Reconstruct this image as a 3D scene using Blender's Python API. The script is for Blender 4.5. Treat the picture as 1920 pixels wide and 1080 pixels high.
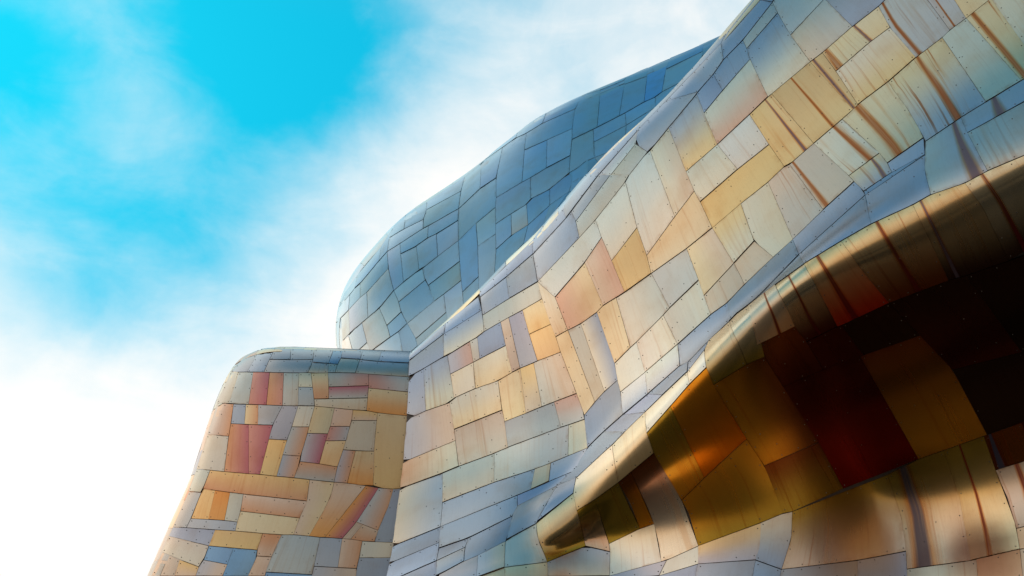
import bpy, math, random
import numpy as np
from mathutils import Vector, Matrix
from mathutils.bvhtree import BVHTree

for o in list(bpy.data.objects):
    bpy.data.objects.remove(o, do_unlink=True)
scene = bpy.context.scene
col = scene.collection
random.seed(7)

# ------------------------------------------------------------------ camera
PITCH = math.radians(30.0)
LENS = 32.0
CAM = np.array([0.0, 0.0, 1.65])
cam_d = bpy.data.cameras.new('camera')
cam_d.lens = LENS
cam_d.sensor_width = 36.0
cam_d.clip_end = 5000.0
cam = bpy.data.objects.new('camera', cam_d)
col.objects.link(cam)
cam.location = CAM
cam.rotation_euler = (math.radians(90) + PITCH, 0, 0)
scene.camera = cam
FPX = 1920.0 * LENS / 36.0
CP, SP = math.cos(PITCH), math.sin(PITCH)


def ray(px, py):
    dx = (px - 960.0) / FPX
    dz = (540.0 - py) / FPX
    return np.array([dx, CP - dz * SP, SP + dz * CP])


def at(px, py, Y):
    d = ray(px, py)
    return CAM + d * (Y / d[1])


# ------------------------------------------------------------------ world, sun, exposure
SUN_AZ = math.radians(318.0)     # measured clockwise from +Y
SUN_EL = math.radians(40.0)
world = bpy.data.worlds.new('World')
scene.world = world
world.use_nodes = True
wn, wl = world.node_tree.nodes, world.node_tree.links
wn.clear()


def wnode(t, **kw):
    n = wn.new(t)
    for k, v in kw.items():
        setattr(n, k, v)
    return n


def wmath(op, a, b=None, clamp=False):
    n = wnode('ShaderNodeMath', operation=op, use_clamp=clamp)
    for i, v in enumerate((a, b)):
        if v is None:
            continue
        if isinstance(v, (int, float)):
            n.inputs[i].default_value = v
        else:
            wl.new(v, n.inputs[i])
    return n.outputs[0]


w_out = wnode('ShaderNodeOutputWorld')
w_bg = wnode('ShaderNodeBackground')
w_bg.inputs['Strength'].default_value = 0.1
sky = wnode('ShaderNodeTexSky', sky_type='NISHITA')
sky.sun_disc = False
sky.sun_elevation = SUN_EL
sky.sun_rotation = SUN_AZ
sky.air_density = 1.0
sky.dust_density = 0.6
sky.ozone_density = 1.4
tint = wnode('ShaderNodeMix', data_type='RGBA', blend_type='MULTIPLY')
tint.inputs['Factor'].default_value = 1.0
even = wnode('ShaderNodeGamma')            # thin veil of haze evens out the clear sky
even.inputs['Gamma'].default_value = 0.28
wl.new(sky.outputs['Color'], even.inputs['Color'])
wl.new(even.outputs['Color'], tint.inputs['A'])
# clear sky: cyan low down, deepening to blue overhead
hue = wnode('ShaderNodeMix', data_type='RGBA')
hue.inputs['A'].default_value = (0.05, 3.62, 4.90, 1.0)
hue.inputs['B'].default_value = (0.80, 2.60, 3.70, 1.0)
wl.new(hue.outputs['Result'], tint.inputs['B'])
tc = wnode('ShaderNodeTexCoord')
sep = wnode('ShaderNodeSeparateXYZ')
wl.new(tc.outputs['Generated'], sep.inputs[0])
up = wnode('ShaderNodeMapRange', interpolation_type='SMOOTHSTEP')
up.inputs['From Min'].default_value = 0.70
up.inputs['From Max'].default_value = 0.95
wl.new(sep.outputs['Z'], up.inputs['Value'])
wl.new(up.outputs['Result'], hue.inputs['Factor'])


def blob(px, py, k):
    """soft patch of sky round a direction, 1 at its middle"""
    d = ray(px, py)
    d = d / np.linalg.norm(d)
    dot = wnode('ShaderNodeVectorMath', operation='DOT_PRODUCT')
    wl.new(tc.outputs['Generated'], dot.inputs[0])
    dot.inputs[1].default_value = tuple(d)
    m = wmath('SUBTRACT', dot.outputs['Value'], 1.0)
    m = wmath('MULTIPLY', m, k)
    return wmath('EXPONENT', m)


def wnoise(scale, detail, rough, stretch=(1, 1, 1), loc=(0, 0, 0), dist=0.0):
    mp = wnode('ShaderNodeMapping')
    mp.inputs['Scale'].default_value = stretch
    mp.inputs['Location'].default_value = loc
    wl.new(tc.outputs['Generated'], mp.inputs[0])
    n = wnode('ShaderNodeTexNoise')
    n.inputs['Scale'].default_value = scale
    n.inputs['Detail'].default_value = detail
    n.inputs['Roughness'].default_value = rough
    n.inputs['Distortion'].default_value = dist
    wl.new(mp.outputs[0], n.inputs['Vector'])
    return n.outputs['Fac']


# cloud cover: hazy white towards the horizon, thinner overhead, open gaps between
n_big = wnoise(2.6, 3.0, 0.5, loc=(3.1, 0.4, 1.7))
n_fine = wnoise(6.0, 6.0, 0.58, stretch=(1.0, 1.0, 1.2), loc=(0.3, 2.2, 0.9), dist=0.25)
n_wisp = wnoise(9.0, 5.0, 0.60, stretch=(0.7, 1.0, 1.9), loc=(5.3, 1.2, 2.9), dist=0.5)
cover = wmath('ADD', wmath('MULTIPLY', wmath('SUBTRACT', n_big, 0.5), 0.9),
              wmath('MULTIPLY', wmath('SUBTRACT', n_fine, 0.5), 1.0))
elev = wmath('MULTIPLY', wmath('SUBTRACT', 0.80, sep.outputs['Z']), 1.70)
cover = wmath('ADD', cover, elev)
cover = wmath('ADD', cover, wmath('MULTIPLY', wmath('MAXIMUM', wmath('SUBTRACT', n_wisp, 0.5), -0.05), 0.55))
cover = wmath('ADD', cover, 0.39)
zen = wmath('MULTIPLY', wmath('MAXIMUM', wmath('SUBTRACT', sep.outputs['Z'], 0.80), 0.0), -3.0)
cover = wmath('ADD', cover, zen)
for (px, py, k, amt) in [(450, 50, 150, -0.60), (40, 120, 170, -0.66), (610, 90, 200, -0.40), (340, 520, 80, -0.68),
                         (110, 400, 90, -0.54), (460, 330, 120, -0.38), (860, 80, 55, -0.34), (240, 250, 210, 0.42),
                         (300, 140, 900, 0.16), (0, 900, 40, 0.22), (700, 440, 60, 0.22), (1050, 140, 60, 0.10)]:
    cover = wmath('ADD', cover, wmath('MULTIPLY', blob(px, py, k), amt))
ss = wnode('ShaderNodeMapRange', interpolation_type='SMOOTHSTEP')
ss.inputs['From Min'].default_value = -0.25
ss.inputs['From Max'].default_value = 1.20
wl.new(cover, ss.inputs['Value'])
mixc = wnode('ShaderNodeMix', data_type='RGBA')
wl.new(ss.outputs['Result'], mixc.inputs['Factor'])
wl.new(tint.outputs['Result'], mixc.inputs['A'])
CLOUD = 9.9
# clouds glow towards the sun and are greyer away from it
sd = wnode('ShaderNodeVectorMath', operation='DOT_PRODUCT')
wl.new(tc.outputs['Generated'], sd.inputs[0])
sd.inputs[1].default_value = (math.sin(SUN_AZ) * math.cos(SUN_EL), math.cos(SUN_AZ) * math.cos(SUN_EL), math.sin(SUN_EL))
glow = wnode('ShaderNodeMapRange', interpolation_type='SMOOTHSTEP')
glow.inputs['From Min'].default_value = -0.30
glow.inputs['From Max'].default_value = 0.60
wl.new(sd.outputs['Value'], glow.inputs['Value'])
cl = wnode('ShaderNodeMix', data_type='RGBA')
wl.new(glow.outputs['Result'], cl.inputs['Factor'])
cl.inputs['A'].default_value = (CLOUD * 0.44, CLOUD * 0.44, CLOUD * 0.45, 1)
cl.inputs['B'].default_value = (CLOUD * 1.09, CLOUD * 1.03, CLOUD * 0.98, 1)
# haze low over the city, warmed and brightened to light the lip and hollow
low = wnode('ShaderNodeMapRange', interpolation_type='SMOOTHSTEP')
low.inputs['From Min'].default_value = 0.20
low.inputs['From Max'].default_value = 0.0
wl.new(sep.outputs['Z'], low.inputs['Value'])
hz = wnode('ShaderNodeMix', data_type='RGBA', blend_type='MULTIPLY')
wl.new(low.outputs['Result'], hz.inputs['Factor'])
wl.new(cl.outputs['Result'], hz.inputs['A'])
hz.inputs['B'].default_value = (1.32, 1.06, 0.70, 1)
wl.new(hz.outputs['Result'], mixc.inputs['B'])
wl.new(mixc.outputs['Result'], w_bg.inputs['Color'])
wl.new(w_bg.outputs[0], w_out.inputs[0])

sun_d = bpy.data.lights.new('sun', 'SUN')
sun_d.energy = 0.5
sun_d.angle = math.radians(60.0)
sun_d.color = (1.0, 0.87, 0.68)
sun = bpy.data.objects.new('sun', sun_d)
col.objects.link(sun)
sdir = Vector((math.sin(SUN_AZ) * math.cos(SUN_EL), math.cos(SUN_AZ) * math.cos(SUN_EL), math.sin(SUN_EL)))
sun.rotation_euler = sdir.to_track_quat('Z', 'Y').to_euler()

scene.view_settings.view_transform = 'Standard'
scene.view_settings.look = 'None'
scene.view_settings.gamma = 1.0
scene.view_settings.use_curve_mapping = False
scene.view_settings.exposure = 0.06
scene.render.engine = 'CYCLES'
scene.cycles.max_bounces = 6
scene.cycles.glossy_bounces = 5


# ------------------------------------------------------------------ smooth shells behind the cladding
def spline_matrix(knots, t):
    """natural cubic spline as a matrix: values(t) = M @ values(knots)"""
    n = len(knots)
    h = np.diff(knots)
    A = np.zeros((n, n)); B = np.zeros((n, n))
    A[0, 0] = A[-1, -1] = 1.0
    for i in range(1, n - 1):
        A[i, i - 1] = h[i - 1]; A[i, i] = 2 * (h[i - 1] + h[i]); A[i, i + 1] = h[i]
        B[i, i - 1] = 6 / h[i - 1]; B[i, i] = -6 / h[i - 1] - 6 / h[i]; B[i, i + 1] = 6 / h[i]
    S = np.linalg.solve(A, B)          # second derivatives
    M = np.zeros((len(t), n))
    for r, x in enumerate(t):
        i = min(max(np.searchsorted(knots, x) - 1, 0), n - 2)
        a = (knots[i + 1] - x) / h[i]; b = 1 - a
        M[r, i] += a; M[r, i + 1] += b
        M[r] += ((a ** 3 - a) * S[i] + (b ** 3 - b) * S[i + 1]) * h[i] ** 2 / 6
    return M


class Shell:
    """a doubly curved skin through a net of points (rows down, columns across)"""
    def __init__(self, net, nu=150, nv=150):
        P = np.array(net, float)                      # rows x cols x 3
        R, C, _ = P.shape
        dv = np.linalg.norm(np.diff(P, axis=0), axis=2).mean(axis=1) ** 0.75
        du = np.linalg.norm(np.diff(P, axis=1), axis=2).mean(axis=0) ** 0.75
        self.kv = np.concatenate([[0], np.cumsum(dv)]); self.kv /= self.kv[-1]
        self.ku = np.concatenate([[0], np.cumsum(du)]); self.ku /= self.ku[-1]
        self.P = P; self.nu = nu; self.nv = nv
        self.tu = np.linspace(0, 1, nu); self.tv = np.linspace(0, 1, nv)
        Mu = spline_matrix(self.ku, self.tu); Mv = spline_matrix(self.kv, self.tv)
        self.G = np.einsum('ar,rcx,bc->abx', Mv, P, Mu)     # nv x nu x 3
        V = [Vector(p) for p in self.G.reshape(-1, 3)]
        F = []
        for a in range(nv - 1):
            for b in range(nu - 1):
                F.append((a * nu + b, (a + 1) * nu + b, (a + 1) * nu + b + 1, a * nu + b + 1))
        self.V, self.F = V, F
        gu = np.gradient(self.G, axis=1); gv = np.gradient(self.G, axis=0)
        N = np.cross(gv, gu)
        N /= np.linalg.norm(N, axis=2, keepdims=True) + 1e-12
        self.N = N
        self.bvh = BVHTree.FromPolygons(V, F)

    def sample(self, fi, fj):
        """point and normal at fractional grid indices (row, col)"""
        i = min(max(int(fi), 0), self.nv - 2); j = min(max(int(fj), 0), self.nu - 2)
        a = fi - i; b = fj - j
        w = ((1 - a) * (1 - b), (1 - a) * b, a * (1 - b), a * b)
        idx = ((i, j), (i, j + 1), (i + 1, j), (i + 1, j + 1))
        p = sum(w[k] * self.G[idx[k]] for k in range(4))
        n = sum(w[k] * self.N[idx[k]] for k in range(4))
        return p, n / (np.linalg.norm(n) + 1e-12)

    def hit(self, px, py):
        """the point of the skin that a pixel sees: (row index, col index) or None"""
        d = ray(px, py)
        loc, nor, idx, dist = self.bvh.ray_cast(Vector(CAM), Vector(d).normalized())
        if loc is None:
            return None
        i, j = divmod(idx, self.nu - 1)
        c = [self.G[i, j], self.G[i, j + 1], self.G[i + 1, j], self.G[i + 1, j + 1]]
        a = b = 0.5
        L = np.array(loc)
        for _ in range(6):
            p = (1 - a) * ((1 - b) * c[0] + b * c[1]) + a * ((1 - b) * c[2] + b * c[3])
            pa = (1 - b) * (c[2] - c[0]) + b * (c[3] - c[1])
            pb = (1 - a) * (c[1] - c[0]) + a * (c[3] - c[2])
            r = L - p
            J = np.array([[pa @ pa, pa @ pb], [pa @ pb, pb @ pb]])
            s = np.linalg.solve(J + 1e-12 * np.eye(2), np.array([pa @ r, pb @ r]))
            a += s[0]; b += s[1]
        return i + min(max(a, 0), 1), j + min(max(b, 0), 1)

    def hit_soft(self, px, py, toward):
        """like hit, sliding towards an inner pixel where the ray passes the outline"""
        for k in np.linspace(0, 1, 41):
            h = self.hit(px + (toward[0] - px) * k, py + (toward[1] - py) * k)
            if h is not None:
                return h
        return None


def net_from(rows, Yrows):
    return [[at(px, py, y) for (px, py), y in zip(r, yr)] for r, yr in zip(rows, Yrows)]


# --- main shell: ridge, wide sheet, valley, lip, hollow and foot
mYb = [13.0, 12.6, 12.42, 12.3, 12.0, 11.2, 10.6, 9.9, 9.2, 8.4]
mrows = [
 [(776, 700), (905, 600), (945, 556), (972, 525), (1030, 478), (1160, 330), (1282, 218), (1440, 40), (1628, -150), (1880, -390)],
 [(769, 665), (880, 563), (925, 518), (952, 490), (1003, 443), (1136, 292), (1256, 180), (1414, 0), (1600, -190), (1850, -430)],
 [(768, 690), (888, 592), (934, 546), (960, 520), (1006, 485), (1152, 325), (1275, 212), (1436, 35), (1622, -150), (1875, -390)],
 [(764, 770), (908, 665), (950, 628), (978, 605), (1022, 565), (1190, 425), (1310, 300), (1470, 130), (1660, -50), (1920, -280)],
 [(756, 870), (922, 765), (965, 728), (995, 705), (1050, 660), (1220, 515), (1350, 410), (1520, 240), (1715, 70), (1980, -140)],
 [(745, 960), (932, 868), (978, 838), (1010, 815), (1085, 785), (1246, 622), (1395, 500), (1580, 330), (1780, 180), (2050, -10)],
 [(735, 1040), (936, 968), (990, 938), (1022, 922), (1090, 873), (1268, 692), (1425, 550), (1620, 395), (1815, 248), (2085, 70)],
 [(730, 1064), (935, 1005), (994, 975), (1026, 956), (1097, 912), (1288, 712), (1447, 553), (1639, 413), (1852, 294), (2117, 144)],
 [(726, 1084), (937, 1036), (998, 1010), (1040, 998), (1112, 935), (1312, 732), (1470, 567), (1658, 456), (1872, 339), (2142, 206)],
 [(723, 1098), (940, 1052), (1001, 1026), (1046, 1012), (1120, 952), (1340, 772), (1494, 594), (1679, 494), (1887, 382), (2156, 250)],
 [(721, 1110), (943, 1064), (1004, 1038), (1050, 1021), (1126, 970), (1375, 850), (1580, 740), (1775, 660), (1985, 570), (2240, 470)],
 [(719, 1122), (946, 1076), (1007, 1049), (1054, 1030), (1132, 990), (1400, 930), (1622, 862), (1818, 795), (2030, 700), (2290, 610)],
 [(717, 1136), (950, 1090), (1010, 1062), (1058, 1042), (1140, 1012), (1416, 982), (1655, 935), (1850, 893), (2070, 828), (2330, 710)],
 [(714, 1156), (955, 1112), (1014, 1088), (1062, 1070), (1150, 1050), (1431, 1036), (1678, 1005), (1880, 962), (2100, 880), (2370, 800)],
 [(710, 1196), (960, 1156), (1020, 1136), (1044, 1134), (1160, 1110), (1450, 1110), (1700, 1085), (1905, 1040), (2140, 990), (2410, 920)],
 [(698, 1330), (970, 1310), (1030, 1306), (1056, 1305), (1180, 1300), (1480, 1300), (1740, 1300), (1960, 1290), (2200, 1270), (2480, 1250)],
 [(680, 1580), (990, 1580), (1045, 1580), (1066, 1580), (1200, 1580), (1510, 1580), (1780, 1580), (2010, 1580), (2260, 1580), (2550, 1580)],
]
wave = [2.2, .55, .22, 0, -.06, -.26, -.52, -.78, -.86, -.66, .32, .70, .90, .88, .74, .4, .2]
waver = [2.2, .55, .22, 0, -.08, -.30, -.58, -.80, -.83, -.64, .32, .70, .90, .88, .74, .4, .2]
wave3 = [2.2, .55, .22, 0, -.04, -.20, -.48, -.80, -.90, -.80, -.64, -.52, -.47, -.50, -.60, -.9, -1.1]
c2w = [2.2, .50, .20, 0, -.03, -.15, -.40, -.66, -.72, -.66, -.56, -.49, -.47, -.53, -.68, -1.0, -1.2]
ctw = [2.2, .50, .18, 0, -.05, -.24, -.60, -.86, -.96, -.90, -.84, -.80, -.82, -.94, -1.12, -1.6, -1.9]
csw = [2.2, .48, .17, 0, -.06, -.26, -.70, -.92, -1.04, -1.08, -1.11, -1.14, -1.18, -1.27, -1.45, -1.9, -2.2]
c1w = [2.2, .45, .15, 0, -.07, -.30, -.85, -1.08, -1.25, -1.32, -1.38, -1.44, -1.50, -1.60, -1.80, -2.3, -2.6]
c0w = [2.2, .30, .12, 0, -.07, -.28, -.72, -.86, -.98, -1.05, -1.11, -1.17, -1.23, -1.33, -1.5, -1.9, -2.2]
mw = [c0w, c1w, csw, ctw, c2w, wave3, wave, waver, waver, waver]
mY = [[mYb[c] + mw[c][r] for c in range(10)] for r in range(17)]
SH_M = Shell(net_from(mrows, mY), 200, 220)

# --- lower wing on the left
arows = [
 [(475, 700), (480, 690), (510, 675), (575, 673), (680, 676), (785, 680)],
 [(475, 690), (455, 671), (497, 656), (570, 654), (680, 659), (785, 664)],
 [(465, 720), (430, 705), (480, 680), (560, 674), (676, 678), (784, 685)],
 [(445, 775), (409, 757), (465, 728), (550, 708), (671, 708), (782, 715)],
 [(425, 830), (390, 815), (445, 800), (540, 780), (660, 785), (777, 800)],
 [(400, 905), (366, 890), (420, 885), (520, 880), (645, 885), (768, 890)],
 [(370, 985), (332, 970), (390, 975), (500, 975), (630, 980), (757, 985)],
 [(325, 1095), (282, 1085), (345, 1090), (470, 1095), (610, 1100), (740, 1105)],
 [(245, 1300), (195, 1300), (270, 1310), (430, 1310), (590, 1310), (715, 1310)],
 [(170, 1560), (110, 1560), (200, 1560), (390, 1560), (570, 1560), (690, 1560)],
]
aYb = [15.9, 13.9, 13.45, 13.15, 13.05, 13.1]
aoff = [2.5, .7, .25, .05, 0, -.02, -.1, -.25, -.6, -.8]
SH_A = Shell(net_from(arows, [[aYb[c] + aoff[r] for c in range(6)] for r in range(10)]), 120, 130)

# --- tall rear volume
drows = [
 [(670, 720), (660, 640), (678, 575), (735, 500), (792, 440), (905, 365), (1020, 272), (1115, 220), (1255, 160), (1405, 95), (1515, 45)],
 [(640, 690), (630, 620), (645, 545), (700, 465), (760, 405), (880, 322), (1000, 228), (1100, 176), (1240, 118), (1390, 50), (1500, 0)],
 [(655, 695), (648, 628), (665, 560), (720, 485), (778, 428), (893, 345), (1010, 252), (1108, 200), (1248, 142), (1398, 75), (1508, 25)],
 [(700, 705), (700, 650), (722, 605), (768, 540), (820, 485), (915, 405), (1030, 310), (1125, 255), (1262, 195), (1412, 130), (1522, 80)],
 [(790, 730), (795, 700), (815, 680), (845, 640), (890, 585), (965, 500), (1070, 400), (1160, 345), (1295, 285), (1445, 220), (1555, 170)],
 [(880, 770), (890, 760), (910, 750), (930, 720), (965, 680), (1030, 600), (1130, 500), (1215, 440), (1350, 385), (1500, 320), (1610, 270)],
]
doff = [23.0, 19.6, 18.7, 17.8, 17.0, 16.6]
dl = [22.5, 19.0, 18.1, 17.4, 17.0, 16.8]
dY = [[dl[r]] * 3 + [0.5 * (dl[r] + doff[r])] + [doff[r]] * 7 for r in range(6)]
SH_D = Shell(net_from(drows, dY), 150, 90)
# ------------------------------------------------------------------ cladding layout: one line for each sheet of metal
# corners (with extra points of an edge in brackets), then its colour, with shade and reflected glow painted in on the main lip, hollow and foot; the letter in front is the survey sheet
TILES = {'a': (290, 640, 4), 'b': (280, 810, 4), 'c': (620, 390, 4), 'd': (900, 60, 4), 'e': (720, 560, 4),
         'f': (720, 810, 4), 'g': (980, 330, 4), 'h': (1200, 60, 4), 'i': (1440, 0, 4), 'j': (1440, 250, 4),
         'k': (1020, 560, 4), 'l': (1000, 810, 4), 'm': (1440, 520, 4), 'n': (1440, 800, 4), 'z': (600, 300, 2.842)}
WING = """
a 690,115 800,56 700,236 578,235 b
a 800,56 905,58 825,237 700,236 b
a 905,58 1022,64 1020,147 866,145 b
a 1022,64 1195,72 1188,142 1020,147 b
a 866,145 1188,142 1150,240 825,237 l
a 1195,72 1340,76 1305,175 1188,163 l
a 1340,76 1410,78 1372,182 1305,175 B
a 1188,150 1305,175 1295,242 1150,240 p:Tl
a 1305,175 1372,182 1355,242 1295,242 g
a 1410,78 1560,82 1540,140 1398,135 b
a 1398,135 1540,140 1505,245 1355,242 g
a 1560,82 1700,86 1680,160 1540,150 b
a 1700,86 1915,95 1898,173 1680,160 b
a 1540,150 1898,173 1895,273 1505,245 l:Bp
a 575,235 640,237 565,470 475,468 g
a 640,237 745,238 712,477 565,470 G
a 745,238 868,240 845,482 712,477 r:RR
a 868,240 972,241 963,486 845,482 s:Rr
a 972,241 1085,243 1080,487 963,486 g
a 1085,243 1175,244 1188,350 1082,348 c
a 1082,348 1188,350 1200,488 1080,487 G
a 1175,244 1308,244 1308,435 1198,437 y:Bs
a 1308,244 1605,250 1605,338 1308,348 G:Rr
a 1308,348 1605,338 1598,428 1308,435 g:TR
a 1198,437 1598,428 1590,523 1200,488 h
a 1605,252 1890,276 1880,385 1605,355 g:Lr
a 1605,355 1880,385 1868,563 1590,523 y:BO
a 475,470 597,474 562,716 405,702 g:Rs
a 405,702 562,716 530,982 325,962 h
a 597,474 690,477 680,625 578,620 b
a 690,477 783,480 780,630 680,625 y:Rs
a 783,480 965,487 890,632 783,630 G
a 578,620 710,628 712,998 530,982 s:RR
a 710,628 888,633 795,1002 712,998 r:RR
a 862,738 998,745 920,1017 795,1002 o*4
a 962,486 1080,488 995,745 862,738 l
a 1080,488 1205,490 1160,645 1033,645 c
a 1033,645 1160,645 1097,865 965,855 G:Rs
a 965,855 1097,865 1050,1028 920,1017 b:Rs
a 1205,490 1350,503 1300,697 1150,693 y
a 1150,693 1300,697 1237,922 1095,905 l:RR
a 1350,503 1488,518 1465,642 1320,642 p
a 1320,642 1465,645 1437,748 1285,750 l:Lr
a 1285,750 1437,748 1372,945 1237,922 y
a 1095,905 1372,945 1345,1058 1050,1028 G:Ts
a 1488,518 1672,540 1665,598 1480,598 p:To
a 1480,598 1665,598 1645,828 1415,817 h
a 1415,817 1508,824 1445,1068 1345,1058 l:Rs
a 1508,824 1645,828 1640,1085 1445,1068 y:BO
a 1672,540 1868,563 1835,1102 1640,1085 y:Bo
b 365,282 465,291 395,458 305,450 h
b 465,291 1205,362 1185,522 412,430 o:Bs
b 305,450 395,458 285,722 185,718 G
b 318,653 665,680 650,747 285,722 l
b 412,430 500,442 450,660 320,653 o*2
b 500,442 612,458 570,668 450,660 O
b 612,458 710,470 665,680 570,668 h
b 710,470 1185,522 1130,650 690,598 p:Bs
b 690,598 1130,650 1085,775 650,747 y
b 1205,362 1390,382 (1365,480;1310,595) 1200,785 1085,775 (1130,650;1185,522) y:Lp
b 1390,382 1625,408 1320,795 1200,785 (1310,595;1365,480) p:BO
b 1625,408 1720,424 1445,803 1320,795 O:RR
b 1720,424 1830,432 (1790,570) 1715,742 1555,680 G:Rs
b 1555,680 1600,697 1510,808 1445,803 p
b 1600,697 1715,742 1690,827 1510,808 p:Bs
b 1830,432 1872,432 1812,832 1690,827 (1715,742;1790,570) b
b 185,718 500,738 450,858 155,785 b
b 155,785 450,858 378,1018 105,905 h
b 500,738 855,765 812,890 455,860 o
b 855,765 995,775 920,942 812,935 p:Ts
b 455,860 635,875 590,998 415,965 B
b 635,875 815,890 745,1085 555,1085 B
b 415,965 590,998 555,1085 355,1085 p:Ll
b 105,905 235,962 195,1085 25,1080 p
b 235,962 378,1018 355,1085 195,1085 p:To
b 812,935 920,942 870,1085 745,1085 p
b 995,775 1282,795 1222,1075 875,1055 (920,942) g
b 875,1055 1222,1075 1215,1150 850,1150 B
b 1282,795 1450,805 1415,1022 1238,1012 l
b 1450,805 1598,822 1555,1030 1415,1022 p:Rs
b 1238,1012 1555,1030 1545,1150 1220,1150 p:Ll
b 1598,822 1812,834 1785,945 1575,947 c
b 1575,947 1785,945 1765,1150 1545,1150 b
b 25,1080 355,1085 330,1170 -20,1165 p
b 355,1085 555,1085 530,1170 330,1170 g
b 555,1085 745,1085 715,1170 530,1170 b
b 745,1085 870,1085 850,1150 715,1170 p
b -20,1165 530,1170 470,1420 -115,1410 y
b 530,1170 1215,1150 1190,1430 470,1420 g
b 1215,1150 1765,1150 1724,1430 1190,1430 p
b -115,1410 700,1425 640,1720 -235,1710 o
b 700,1425 1724,1430 1690,1720 640,1720 g
"""
REAR = """
z 400,350 460,295 450,372 372,418 u
z 460,295 572,226 552,322 450,372 u
z 572,226 772,92 752,170 570,268 u
z 570,268 752,170 738,258 (579,355) 552,368 u
z 372,418 552,322 550,369 360,487 v
c 110,640 200,515 185,605 70,745 u
c 200,515 385,290 365,402 185,605 u
c 385,290 470,155 427,335 365,402 u
c 70,745 147,655 140,768 45,865 v
c 147,655 225,572 225,677 140,768 u
c 225,572 427,335 434,460 225,677 u
c 45,865 140,768 150,940 45,1040 v
c 140,768 275,637 285,827 150,940 v
c 275,637 434,460 475,625 285,827 v
c 45,1040 140,960 180,1100 45,1120 w
c 140,960 240,865 278,1012 180,1100 v
c 180,1100 278,1012 300,1083 320,1130 w
c 240,865 368,757 450,972 300,1083 w
c 368,757 475,630 530,785 425,885 w
c 425,885 530,785 575,870 450,972 v
c 300,1083 512,930 550,1120 320,1130 w
c 512,930 578,872 650,1040 555,1130 v
c 427,330 522,272 548,560 475,622 (440,470) v
c 522,272 735,140 730,230 527,350 u
c 735,140 957,5 957,98 730,230 u
c 527,350 645,292 665,470 548,560 v
c 645,292 795,200 805,368 665,470 v
c 795,200 957,98 960,250 805,368 v:Bl
c 475,622 690,460 710,545 512,710 w
c 690,460 960,250 970,405 735,585 (710,545) v
c 512,710 710,545 778,705 575,870 v
c 735,585 970,405 980,550 778,705 v
c 575,870 850,652 868,788 640,985 w
c 850,652 982,550 997,735 880,850 w
c 640,985 868,788 880,850 655,1040 w
z 775,90 862,10 853,155 745,262 u
c 968,20 1240,-220 1237,0 960,250 u
c 960,250 1092,120 1112,520 992,635 u
c 1092,120 1237,0 1240,200 1105,290 v
c 1107,290 1240,200 1228,510 1115,640 v
c 992,635 1112,520 1115,640 998,740 v
z 940,205 1122,98 1125,210 938,345 v
z 1122,98 (1208,46) 1333,-19 1325,75 1125,210 v
z 938,345 1020,290 1022,405 940,480 v
z 1020,290 1102,240 1110,350 1022,405 w:Bp
z 1102,240 1225,160 1225,245 1110,350 u
z 940,480 1110,350 1085,450 932,615 u
z 1110,350 1225,245 1180,380 1085,450 u
z 1225,160 1345,70 1330,170 1225,245 u
d 0,965 300,720 270,800 0,1003 u
d 300,720 500,610 470,690 270,800 u
d 500,610 765,483 715,580 470,690 u
d 14,990 172,870 125,1100 5,1180 u
d 172,870 350,765 316,1132 125,1248 u
d 350,765 (470,690) 712,582 692,730 335,890 u
d 335,890 505,815 500,1025 318,1130 u
d 505,815 692,730 680,932 500,1025 v
d 772,487 905,440 880,720 692,812 (710,590) u
d 905,440 1080,368 1045,635 880,720 u
d 790,470 1095,345 1080,368 772,487 u
d 1095,345 1270,262 1255,335 1085,398 u
d 1083,398 1252,337 1232,530 1045,635 u
d 1270,262 1420,200 1365,455 1232,530 B
d 1420,200 1680,95 1670,150 1395,285 u
d 1395,285 1672,150 1640,310 1365,455 v
d 1680,95 1860,5 1800,110 1672,195 u
d 692,812 850,735 858,945 672,1060 v
d 850,735 1090,612 1098,705 855,830 v
d 1090,612 1315,495 1318,570 1098,705 v
d 855,830 1098,705 1090,860 860,950 v
d 1315,495 1505,382 1450,520 1318,570 v
d 672,1060 858,945 900,1000 690,1130 u
d 1098,705 1320,570 1250,740 1090,800 v
"""
REAR = REAR.rstrip() + """
z 1345,70 1430,0 1430,230 1330,170 u
z 1225,245 1330,170 1255,275 1180,380 u
z 1180,380 1330,170 1420,230 1260,480 u
z 1085,450 1180,380 1260,480 1010,660 u
z 932,615 1085,450 1010,660 880,760 v
c 998,740 1115,640 1180,720 920,920 v
c 880,850 997,735 920,920 700,1060 w
d 690,1130 900,1000 1010,1000 760,1240 u
d 860,950 1090,860 1150,900 900,1000 v
d 1090,800 1250,740 1240,850 1090,880 v
d 1318,570 1450,520 1400,650 1250,740 v
"""
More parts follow.
